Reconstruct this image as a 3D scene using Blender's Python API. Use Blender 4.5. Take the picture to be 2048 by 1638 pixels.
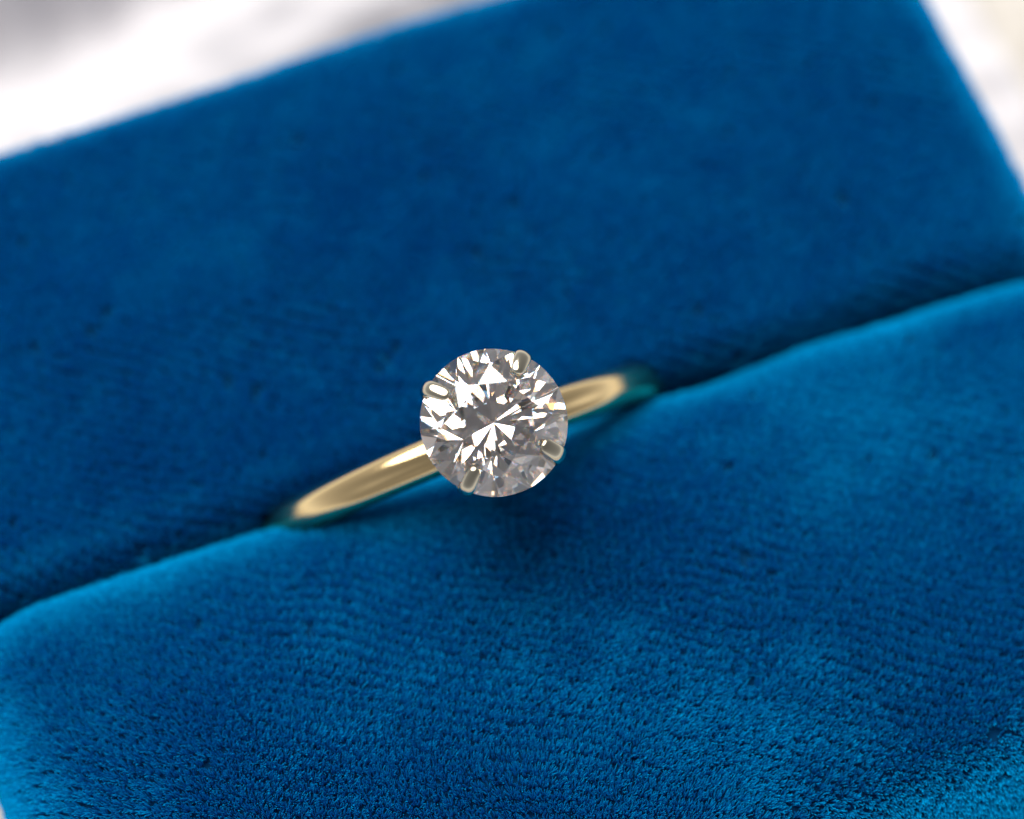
import bpy, bmesh, math, random
import numpy as np
from mathutils import Vector, Matrix

for o in list(bpy.data.objects): bpy.data.objects.remove(o)
SC = bpy.context.scene
COL = SC.collection
SC.unit_settings.scale_length = 0.01          # one unit is one centimetre
R = math.radians
rng = np.random.default_rng(7)

# ------------------------------------------------------------------ camera
ZP = 2.0                                       # height of the cushion tops over the table
HD = 0.95                                      # the stone's girdle over the cushion tops
TH, D, PXCM = R(25), 14.0, 461.0
PHI = R(20.4)                                  # the box is turned on the table
f = Vector((0, math.sin(TH), -math.cos(TH))); u = Vector((0, math.cos(TH), math.sin(TH)))
STONE = Vector((0, 0, ZP + HD))
cam = bpy.data.cameras.new('camera'); camo = bpy.data.objects.new('camera', cam); COL.objects.link(camo)
camo.location = STONE - D * f + Vector((1, 0, 0)) * (36 / PXCM) + u * (26 / PXCM)
camo.rotation_euler = (TH, 0, 0)
cam.sensor_width = 36.0
cam.lens = 36.0 * D / (2048 / PXCM)
cam.clip_start, cam.clip_end = 0.1, 2000
cam.dof.use_dof = True
cam.dof.focus_distance = D + 0.07
cam.dof.aperture_fstop = cam.lens * 1e-3 / (2 * 0.36)
SC.camera = camo

# ------------------------------------------------------------------ sky, sun, exposure
SUN_EL, SUN_ROT = R(67), R(-36)                 # high, from behind the box
w = bpy.data.worlds.new('World'); SC.world = w; w.use_nodes = True
nt = w.node_tree; nt.nodes.clear()
sky = nt.nodes.new('ShaderNodeTexSky'); sky.sky_type = 'NISHITA'; sky.sun_disc = False
sky.sun_elevation = SUN_EL; sky.sun_rotation = SUN_ROT
sky.air_density = 0.3; sky.dust_density = 0.4; sky.ozone_density = 1.0
hs = nt.nodes.new('ShaderNodeHueSaturation'); hs.inputs['Saturation'].default_value = 0.08
bg = nt.nodes.new('ShaderNodeBackground'); bg.inputs['Strength'].default_value = 0.145
wo = nt.nodes.new('ShaderNodeOutputWorld')
nt.links.new(sky.outputs[0], hs.inputs['Color']); nt.links.new(hs.outputs[0], bg.inputs[0]); nt.links.new(bg.outputs[0], wo.inputs[0])
sl = bpy.data.lights.new('sun', 'SUN'); sl.energy = 4.6; sl.angle = R(56); sl.color = (1, 0.965, 0.92)
slo = bpy.data.objects.new('sun', sl); COL.objects.link(slo)
sd = Vector((math.sin(SUN_ROT) * math.cos(SUN_EL), math.cos(SUN_ROT) * math.cos(SUN_EL), math.sin(SUN_EL)))
slo.rotation_euler = sd.to_track_quat('Z', 'Y').to_euler()
slo.location = (0, 0, 30)
SC.view_settings.view_transform = 'Standard'; SC.view_settings.look = 'None'
SC.view_settings.exposure = 0.3; SC.view_settings.gamma = 1.0
cy = SC.cycles
cy.max_bounces = 32; cy.transmission_bounces = 32; cy.glossy_bounces = 12; cy.diffuse_bounces = 4
cy.sample_clamp_indirect = 12.0
cy.caustics_refractive = False; cy.caustics_reflective = False
cy.use_denoising = True
try: cy.denoiser = 'OPENIMAGEDENOISE'
except Exception: pass
SC.cycles_curves.shape = 'RIBBONS'

# ------------------------------------------------------------------ helpers
def link(name, data, parent=None, mat=None):
    o = bpy.data.objects.new(name, data); COL.objects.link(o)
    if parent is not None: o.parent = parent
    if mat is not None: data.materials.append(mat)
    return o
def thing(name, label, cat, loc=(0, 0, 0), rot=(0, 0, 0)):
    o = bpy.data.objects.new(name, None); COL.objects.link(o)
    o.location = loc; o.rotation_euler = rot; o['label'] = label; o['category'] = cat
    o.empty_display_size = 0.2
    return o
def mesh(name, verts, faces, smooth=True):
    m = bpy.data.meshes.new(name); m.from_pydata([tuple(v) for v in verts], [], faces); m.update()
    if smooth: m.polygons.foreach_set('use_smooth', [True] * len(m.polygons))
    return m
def gridfaces(nu, nv, wrap_u=False, wrap_v=False):
    i = np.arange(nu if wrap_u else nu - 1); j = np.arange(nv if wrap_v else nv - 1)
    I, J = np.meshgrid(i, j, indexing='ij'); I2 = (I + 1) % nu; J2 = (J + 1) % nv
    return np.stack([I * nv + J, I2 * nv + J, I2 * nv + J2, I * nv + J2], -1).reshape(-1, 4).tolist()
def material(name, color, rough=0.5, metal=0.0):
    m = bpy.data.materials.new(name); m.use_nodes = True
    b = m.node_tree.nodes['Principled BSDF']
    b.inputs['Base Color'].default_value = (*color, 1); b.inputs['Roughness'].default_value = rough
    b.inputs['Metallic'].default_value = metal
    return m, m.node_tree, b
def noise_field(seed, cells, amp=1.0):
    """smooth random function of two coordinates: a sum of a few sine waves of about CELLS per unit"""
    r = np.random.default_rng(seed); n = 9
    k = r.normal(size=(n, 2)); k *= (cells * 2 * np.pi * r.uniform(.5, 1.2, (n, 1))) / np.linalg.norm(k, axis=1, keepdims=True)
    p = r.uniform(0, 2 * np.pi, n); a = amp * r.uniform(.5, 1, n) / np.sqrt(n * .3)
    return lambda x, y: sum(a[i] * np.sin(k[i, 0] * x + k[i, 1] * y + p[i]) for i in range(n))

# ------------------------------------------------------------------ materials
# velvet fibre: matt, each a little different in tone
M_fib = bpy.data.materials.new('velvet_fibre'); M_fib.use_nodes = True
nt = M_fib.node_tree; nt.nodes.clear()
hi = nt.nodes.new('ShaderNodeHairInfo'); rp = nt.nodes.new('ShaderNodeValToRGB')
rp.color_ramp.elements[0].color = (0.0, 0.240, 0.545, 1); rp.color_ramp.elements[1].color = (0.0, 0.345, 0.69, 1)
df = nt.nodes.new('ShaderNodeBsdfDiffuse'); out = nt.nodes.new('ShaderNodeOutputMaterial')
nt.links.new(hi.outputs['Random'], rp.inputs[0]); nt.links.new(rp.outputs[0], df.inputs['Color']); nt.links.new(df.outputs[0], out.inputs[0])
# woven ground of the velvet
M_back, nt, b = material('velvet_ground', (0.0, 0.03, 0.09), 0.9)
b.inputs['Specular IOR Level'].default_value = 0.05
# gold
M_gold, nt, b = material('yellow_gold', (1.0, 0.735, 0.375), 0.14, 1.0)
nz = nt.nodes.new('ShaderNodeTexNoise'); nz.inputs['Scale'].default_value = 60; nz.inputs['Detail'].default_value = 4
bp = nt.nodes.new('ShaderNodeBump'); bp.inputs['Strength'].default_value = 0.02; bp.inputs['Distance'].default_value = 0.01
tc = nt.nodes.new('ShaderNodeTexCoord'); nt.links.new(tc.outputs['Object'], nz.inputs['Vector'])
nt.links.new(nz.outputs[0], bp.inputs['Height']); nt.links.new(bp.outputs[0], b.inputs['Normal'])
M_white, nt, b = material('white_gold', (0.62, 0.565, 0.44), 0.12, 1.0)
# diamond: the crown splits the colours (three glasses of slightly different index), the pavilion's warm tint stands in for reflections of dark surroundings
def glass(name, mix):
    m = bpy.data.materials.new(name); m.use_nodes = True
    nt = m.node_tree; nt.nodes.clear(); out = nt.nodes.new('ShaderNodeOutputMaterial'); prev = None
    for colr, ior in mix:
        g = nt.nodes.new('ShaderNodeBsdfGlass'); g.inputs['Color'].default_value = (*colr, 1); g.inputs['IOR'].default_value = ior
        g.inputs['Roughness'].default_value = 0.0
        if prev is None: prev = g.outputs[0]
        else:
            a = nt.nodes.new('ShaderNodeAddShader'); nt.links.new(prev, a.inputs[0]); nt.links.new(g.outputs[0], a.inputs[1]); prev = a.outputs[0]
    nt.links.new(prev, out.inputs[0])
    return m
M_dia = glass('diamond_crown', (((.82, .5, .18), 2.394), ((.18, .5, .82), 2.446)))
M_dia2 = glass('diamond_pavilion', (((.77, .735, .725), 2.42),))
# white cloth, pale table
M_cloth, nt, b = material('white_cloth', (0.53, 0.515, 0.54), 0.8)
nz = nt.nodes.new('ShaderNodeTexNoise'); nz.inputs['Scale'].default_value = 25; nz.inputs['Detail'].default_value = 6
bp = nt.nodes.new('ShaderNodeBump'); bp.inputs['Strength'].default_value = 0.3; bp.inputs['Distance'].default_value = 0.02
tc = nt.nodes.new('ShaderNodeTexCoord'); nt.links.new(tc.outputs['Object'], nz.inputs['Vector'])
nt.links.new(nz.outputs[0], bp.inputs['Height']); nt.links.new(bp.outputs[0], b.inputs['Normal'])
M_table, nt, b = material('pale_stone', (0.6, 0.55, 0.5), 0.6)
nz = nt.nodes.new('ShaderNodeTexNoise'); nz.inputs['Scale'].default_value = 1.3; nz.inputs['Detail'].default_value = 8; nz.inputs['Roughness'].default_value = 0.65
rp = nt.nodes.new('ShaderNodeValToRGB'); rp.color_ramp.elements[0].position = 0.35; rp.color_ramp.elements[1].position = 0.65
rp.color_ramp.elements[0].color = (0.33, 0.305, 0.27, 1); rp.color_ramp.elements[1].color = (0.56, 0.53, 0.49, 1)
tc = nt.nodes.new('ShaderNodeTexCoord'); nt.links.new(tc.outputs['Object'], nz.inputs['Vector'])
nt.links.new(nz.outputs[0], rp.inputs[0]); nt.links.new(rp.outputs[0], b.inputs['Base Color'])

# ------------------------------------------------------------------ table and cloth
s = 60
tb = link('table_top', mesh('table_top', [(-s, -s, -0.12), (s, -s, -0.12), (s, s, -0.12), (-s, s, -0.12)], [(0, 1, 2, 3)]), None, M_table)
tb['kind'] = 'structure'
def make_cloth():
    n = 260
    xs = np.linspace(-6.5, 3.93, n); ys = np.linspace(.7, 8.0, n)
    X, Y = np.meshgrid(xs, ys, indexing='ij')
    n1 = noise_field(3, 0.45, .10); n2 = noise_field(5, 0.5, .02)
    yc = 3.50 + .17 * (X + 1.2) + n1(X, Y)
    side = 1 / (1 + np.exp((X - 2.6) / .22))
    n3, n4 = noise_field(8, 1.4, .026), noise_field(9, 2.6, .012)
    Z = .10 + n2(X, Y) + np.abs(n3(X, Y)) + n4(X, Y) + side * (.30 * np.exp(-((Y - yc) / .36) ** 4) + .5 * np.exp(-((Y - yc - 1.40) / .52) ** 4) + .5 * np.exp(-((Y - yc - 2.4) / .5) ** 4))
    Xe = X + .05 * np.sin(Y * 1.7) * (X > 3)
    under = (X > -2.5) & (X < 3.05) & (Y < 2.6)
    Z = np.where(under, np.minimum(Z, 0.0), np.maximum(Z, -0.02))
    return mesh('white_cloth', np.stack([Xe, Y, Z], -1).reshape(-1, 3), gridfaces(n, n))
cl = link('white_cloth', make_cloth(), None, M_cloth)
cl.rotation_euler = (0, 0, PHI)
cl['label'] = 'white cloth lying on the pale table under the blue velvet ring box'; cl['category'] = 'cloth'
sm = cl.modifiers.new('thickness', 'SOLIDIFY'); sm.thickness = 0.04; sm.offset = -1

# ------------------------------------------------------------------ ring box
box = thing('ring_box', 'open blue velvet ring box with a slotted cushion holding the gold ring', 'ring box', (0, 0, 0), (0, 0, PHI))

SLOT = 0.33
_q = np.linspace(0, np.pi / 2, 400); _px, _pz = np.sin(_q) ** (2 / 2.7), 1 - np.cos(_q) ** (2 / 2.7)
_s = np.concatenate([[0], np.cumsum(np.hypot(np.diff(_px), np.diff(_pz)))]); ARC = _s[-1]   # a soft shoulder: flat at first, then turning down
def blanket(x0, x1, y0, y1, rx0, rx1, ry0, ry1, dome, lump, dent=0):
    """maps cloth coordinates (u, v) to a point of a cushion covered in velvet: flat top, rounded edges, straight sides"""
    def F(U, V):
        cu = np.clip(U, x0 + rx0, x1 - rx1); cv = np.clip(V, y0 + ry0, y1 - ry1)
        du, dv = U - cu, V - cv
        rx = np.where(du < 0, rx0, rx1); ry = np.where(dv < 0, ry0, ry1)
        L = np.hypot(du, dv) + 1e-12; cx, sy_ = du / L, dv / L
        r = np.maximum(np.sqrt((rx * cx) ** 2 + (ry * sy_) ** 2), 1e-3)
        over = np.maximum(L - r * ARC, 0); h_, v_ = np.interp(L / r, _s, _px), np.interp(L / r, _s, _pz)
        X = cu + cx * r * h_; Y = cv + sy_ * r * h_
        Z = -r * v_ - over
        tx = (U - x0) / (x1 - x0); ty = (V - y0) / (y1 - y0)
        Z = Z + dome * np.clip(1 - (2 * tx - 1) ** 4, 0, 1) * np.clip(1 - (2 * ty - 1) ** 2, 0, 1)
        lx, ly, lz = lump
        w_ = np.clip(L / r, 0, 1); w_ = w_ * w_ * (3 - 2 * w_)
        X = X + lx(U, V) * w_; Y = Y + ly(U, V) * w_; Z = Z + lz(U, V)
        near = np.exp(-((V - SLOT) / .35) ** 2)
        Y = Y + dent * np.exp(-(U / 1.0) ** 2) * np.exp(-((V - SLOT) / .75) ** 2)     # the ring pushes the slot open
        Y = Y + dent * near * (.25 * np.exp(-((U - 1.08) / .16) ** 2) + .8 * np.exp(-((U + 2.5) / .35) ** 2) + .3 * np.exp(-((U - 2.1) / .25) ** 2))
        if dent < 0: Y = Y - near * (.035 * np.exp(-((U - 1.25) / .35) ** 2) + .03 * np.exp(-((U - 3.0) / .5) ** 2))     # the lip dips beside the ring
        return np.stack([X, Y, Z], -1)
    return F

def cushion(name, rect, radii, dome, seed, nap, skirt, dent=0, press=0, nz_=.12):
    x0, x1, y0, y1 = rect
    lump = (noise_field(seed, .5, .012), noise_field(seed + 1, .42, .017), noise_field(seed + 2, .5, .010))
    F = blanket(x0, x1, y0, y1, *radii, dome, lump, dent)
    ex = [radii[i] * (ARC - 1) + sk for i, sk in enumerate(skirt)]
    U = np.linspace(x0 - ex[0], x1 + ex[1], 240); V = np.linspace(y0 - ex[2], y1 + ex[3], 160)
    UU, VV = np.meshgrid(U, V, indexing='ij')
    P = F(UU, VV).reshape(-1, 3); P[:, 2] = np.maximum(P[:, 2], -ZP + .06)
    m = mesh(name, P, gridfaces(len(U), len(V)))
    o = link(name, m, box, M_back); o.location = (0, 0, ZP)
    # ---- pile: tufts in woven rows, each a small brush of fibres
    wa = R(-32); su, sv = 0.043, 0.055
    ca, sa = math.cos(wa), math.sin(wa)
    span = 5.0
    gi, gj = np.meshgrid(np.arange(-span, span, su), np.arange(-span, span, sv), indexing='ij')
    gi = gi + (np.arange(gi.shape[1]) % 2)[None, :] * su * .5
    gu = (gi * ca - gj * sa).ravel() + (x0 + x1) / 2; gv = (gi * sa + gj * ca).ravel() + (y0 + y1) / 2
    wob = noise_field(seed + 5, 1.2, .02); gu = gu + wob(gu, gv); gv = gv + wob(gv + 9, gu)
    vis = 0.55
    ok = (gu > max(U[0], x0 - vis)) & (gu < min(U[-1], x1 + vis)) & (gv > max(V[0], y0 - vis)) & (gv < min(V[-1], y1 + vis))
    gu, gv = gu[ok], gv[ok]
    K = 40; n = len(gu)
    tu = gu + rng.normal(0, .0035, n); tv = gv + rng.normal(0, .0035, n)
    keep = rng.random(n) > .004
    tu, tv = tu[keep], tv[keep]; n = len(tu)
    ang = rng.uniform(0, 2 * np.pi, (n, K)); rad = np.sqrt(rng.random((n, K)))
    ju, jv = np.cos(ang) * rad, np.sin(ang) * rad
    hu = (tu[:, None] + ju * .025).ravel(); hv = (tv[:, None] + jv * .0245).ravel()
    e = 0.004
    p0 = F(hu, hv); pu = (F(hu + e, hv) - p0); pv = (F(hu, hv + e) - p0)
    N = np.cross(pu, pv); N /= np.linalg.norm(N, axis=1, keepdims=True) + 1e-12
    pu /= np.linalg.norm(pu, axis=1, keepdims=True) + 1e-12; pv /= np.linalg.norm(pv, axis=1, keepdims=True) + 1e-12
    n1, n2 = noise_field(seed + 7, .7, nz_), noise_field(seed + 8, .7, nz_)
    n3, n4 = noise_field(seed + 9, 3, .035), noise_field(seed + 10, 3, .035)
    sp = .24 if dent < 0 else .18
    tl = rng.normal(0, .04, (n, 2))
    a_ = nap[0] + n1(hu, hv) + n3(hu, hv) + ju.ravel() * sp + np.repeat(tl[:, 0], K) + rng.normal(0, .09, n * K)
    b_ = nap[1] + n2(hu, hv) + n4(hu, hv) + jv.ravel() * sp + np.repeat(tl[:, 1], K) + rng.normal(0, .09, n * K)
    if press: b_ = b_ + press * np.clip((y0 + radii[2] - hv) / radii[2], 0, 1.5)
    Ln = 0.065 * rng.uniform(.82, 1.08, n * K) * np.repeat(rng.uniform(.92, 1.06, n), K)
    dirv = N + pu * a_[:, None] + pv * b_[:, None]; dirv /= np.linalg.norm(dirv, axis=1, keepdims=True)
    mid = p0 + (N * .6 + dirv * .4) * (Ln * .5)[:, None]
    tip = mid + dirv * (Ln * .5)[:, None]
    root = p0 - N * .004
    good = root[:, 2] > -ZP + .1
    pts = np.stack([root, mid, tip], 1)[good]
    hc = bpy.data.hair_curves.new('velvet_pile'); nH = len(pts)
    hc.add_curves([3] * nH)
    hc.position_data.foreach_set('vector', pts.astype(np.float32).ravel())
    ra = hc.attributes.get('radius') or hc.attributes.new('radius', 'FLOAT', 'POINT')
    ra.data.foreach_set('value', np.tile(np.array([.0023, .0023, .0016], np.float32), nH))
    hc.materials.append(M_fib)
    po = bpy.data.objects.new('velvet_pile', hc); COL.objects.link(po); po.parent = o; po['kind'] = 'stuff'
    return o
front = cushion('front_cushion', (-2.50, 3.06, -2.20, SLOT - .022), (.42, .38, .50, .30), .15, 11, (0.03, .0), (1.2, 1.2, 1.2, .5), -.035)
back = cushion('back_cushion', (-2.46, 2.955, SLOT + .022, 2.57), (.16, .16, .22, .14), .02, 31, (0.0, .02), (1.5, 1.5, .6, 1.5), .05, .9, .045)
# base tray under both cushions
bm = bmesh.new()
bmesh.ops.create_cube(bm, size=1, matrix=Matrix.Translation((.245, .17, .09)) @ Matrix.Diagonal((5.3, 4.6, .18, 1)))
bmesh.ops.bevel(bm, geom=list(bm.edges), offset=.05, segments=3, affect='EDGES')
m = bpy.data.meshes.new('box_base'); bm.to_mesh(m); bm.free(); link('box_base', m, box, M_back)

# ------------------------------------------------------------------ ring
LEAN = R(19)
# the ring's own frame: origin in the middle of the stone's girdle, Z up through the table of the stone, X along the slot
ring = thing('diamond_ring', 'gold solitaire ring with round brilliant diamond standing in the blue velvet slot', 'ring', STONE, (0, 0, 0))
ring.rotation_euler = (Matrix.Rotation(PHI + R(3.2), 3, 'Z') @ Matrix.Rotation(LEAN, 3, 'X')).to_euler()
RC, RI = -1.585, 0.925                           # ring centre below the girdle, inner radius
def make_band():
    na, npf = 240, 72
    V = []
    for i in range(na):
        t = 2 * math.pi * i / na
        top = 0.5 + 0.5 * math.cos(t)
        wd = 0.076 + 0.019 * top ** 1.5; tk = 0.070 + 0.030 * top
        rc = RI + tk
        for j in range(npf):
            q = 2 * math.pi * j / npf; c, s_ = math.cos(q), math.sin(q)
            yy = wd * math.copysign(abs(c) ** .7, c)
            rr = rc + tk * math.copysign(abs(s_) ** (1.0 if s_ > 0 else .6), s_)
            ta = math.degrees(abs(t if t < math.pi else 2 * math.pi - t))      # angle from the head
            if s_ > 0: rr -= .014 * math.exp(-((yy + .030) / .024) ** 2) * math.exp(-((ta - 22) / 13) ** 4)
            V.append((rr * math.sin(t), yy, RC + rr * math.cos(t)))
    return mesh('band', V, gridfaces(na, npf, True, True))
link('band', make_band(), ring, M_gold)

RG = 0.3235; DCR, DPV = 34, 43; JIT = .02
def make_diamond():
    t, tc_, tp, gt = .53, math.tan(R(DCR)), math.tan(R(DPV)), .018
    zt = (1 - t) * tc_
    bm = bmesh.new(); A = lambda k: k * math.pi / 8       # 16 directions; even ones are main facets
    P = lambda r, a, z: bm.verts.new((RG * r * math.cos(a), RG * r * math.sin(a), RG * z))
    c8 = math.cos(math.pi / 8)
    tab = [P(t, A(2 * k), zt) for k in range(8)]
    rj = t * c8 + .5 * (1 - t * c8)
    jn = [P(rj, A(2 * k + 1), (1 - rj * c8) * tc_) for k in range(8)]
    NS = 6
    def girdle(sign, base, junc_r, junc_z):
        ring_ = []
        for k in range(16):
            # plane of the half facet: mains' girdle point, girdle point half way, junction
            ka, kb = (k, k + 1) if k % 2 == 0 else (k + 1, k)
            pa = Vector((math.cos(A(ka)), math.sin(A(ka)), base)); pb = Vector((math.cos(A(kb)), math.sin(A(kb)), base))
            pj = Vector((junc_r * math.cos(A(kb)), junc_r * math.sin(A(kb)), junc_z))
            nrm = (pb - pa).cross(pj - pa)
            seg = []
            for i in range(NS):
                a = A(k) + (math.pi / 8) * i / NS
                x, y = math.cos(a), math.sin(a)
                z = pa.z - (nrm.x * (x - pa.x) + nrm.y * (y - pa.y)) / nrm.z
                seg.append(P(1, a, z))
            ring_.append(seg)
        return ring_
    rl = .32; zl = -(1 - rl * c8) * tp
    gu = girdle(1, 0.0 + gt, rj, (1 - rj * c8) * tc_ + gt)
    gl = girdle(-1, -gt, rl, zl - gt)
    for v in tab + jn: v.co.z += RG * gt
    lj = [P(rl, A(2 * k + 1), zl - gt) for k in range(8)]
    cu = P(0, 0, -tp - gt)
    flat = lambda g: [v for sg in g for v in sg]
    bm.faces.new(tab)
    for k in range(8):
        k1 = (k + 1) % 8; kp = (k - 1) % 8
        bm.faces.new([tab[k], jn[k], tab[k1]])
        bm.faces.new([tab[k], jn[kp], gu[2 * k][0], jn[k]])
        bm.faces.new([jn[k]] + gu[2 * k] + [gu[2 * k + 1][0]])
        bm.faces.new([jn[k]] + gu[2 * k + 1] + [gu[(2 * k + 2) % 16][0]])
        bm.faces.new([cu, lj[k], gl[2 * k][0], lj[kp]])
        bm.faces.new([lj[k], gl[2 * k + 1][0]] + gl[2 * k][::-1])
        bm.faces.new([lj[k], gl[(2 * k + 2) % 16][0]] + gl[2 * k + 1][::-1])
    a, b_ = flat(gu), flat(gl)
    for i in range(len(a)):
        j = (i + 1) % len(a); bm.faces.new([a[i], b_[i], b_[j], a[j]])
    bmesh.ops.recalc_face_normals(bm, faces=list(bm.faces))
    jr = random.Random(4)
    for v in tab[:0] + jn + lj + [cu]:
        v.co += Vector((jr.gauss(0, 1), jr.gauss(0, 1), jr.gauss(0, .5))) * RG * JIT
    bmesh.ops.connect_verts_nonplanar(bm, angle_limit=.0005, faces=[f_ for f_ in bm.faces if len(f_.verts) != 8])
    for f_ in bm.faces: f_.material_index = 1 if f_.calc_center_median().z < RG * gt else 0
    m = bpy.data.meshes.new('diamond'); bm.to_mesh(m); bm.free()
    return m
dia = link('diamond', make_diamond(), ring, M_dia); dia.data.materials.append(M_dia2)
dia.rotation_euler = (0, 0, R(7))

def make_prong(seed):
    r = random.Random(seed)
    path = [(.10, -.60, .045, .05), (.17, -.46, .042, .05), (.24, -.28, .038, .048), (.295, -.10, .034, .048), (.318, -.01, .032, .043),
            (.323, .022, .028, .041), (.314, .045, .025, .040), (.292, .060, .021, .038), (.262, .076, .018, .035), (.238, .088, .014, .030), (.225, .094, .005, .014)]
    n = 18; V = []
    pts = [Vector((a, 0, b)) for a, b, _, _ in path]
    for i, (a, b, th, wd) in enumerate(path):
        tg = (pts[min(i + 1, len(pts) - 1)] - pts[max(i - 1, 0)]).normalized()
        nn = Vector((tg.z, 0, -tg.x))
        for j in range(n):
            q = 2 * math.pi * j / n
            p = pts[i] + nn * (math.cos(q) * th) + Vector((0, 1, 0)) * (math.sin(q) * wd * r.uniform(.98, 1.02))
            V.append(p)
    F_ = gridfaces(len(path), n, False, True)
    F_.append(list(range(n))[::-1]); F_.append([(len(path) - 1) * n + j for j in range(n)])
    m = mesh('prong', V, F_)
    bm = bmesh.new(); bm.from_mesh(m); bmesh.ops.recalc_face_normals(bm, faces=list(bm.faces)); bm.to_mesh(m); bm.free()
    return m
for i, a in enumerate((45, 135, 225, 315)):
    pr = link('prong', make_prong(i), ring, M_white)
    pr.rotation_euler = (0, 0, R(a - 2 + (1.5, -1, 2, -2)[i])); pr.scale = ((.99, 1.02, 1), (1.01, .96, 1), (1.0, .9, 1), (.985, 1.05, 1))[i]
    ss = pr.modifiers.new('smooth', 'SUBSURF'); ss.levels = ss.render_levels = 2
# gallery ring that ties the prongs under the stone
def torus(name, Rm, rm, z, n1=64, n2=14):
    V = [((Rm + rm * math.cos(q)) * math.cos(t), (Rm + rm * math.cos(q)) * math.sin(t), z + rm * math.sin(q))
         for t in np.linspace(0, 2 * math.pi, n1, False) for q in np.linspace(0, 2 * math.pi, n2, False)]
    return mesh(name, V, gridfaces(n1, n2, True, True))
link('gallery_ring', torus('gallery_ring', .17, .035, -.42), ring, M_white)
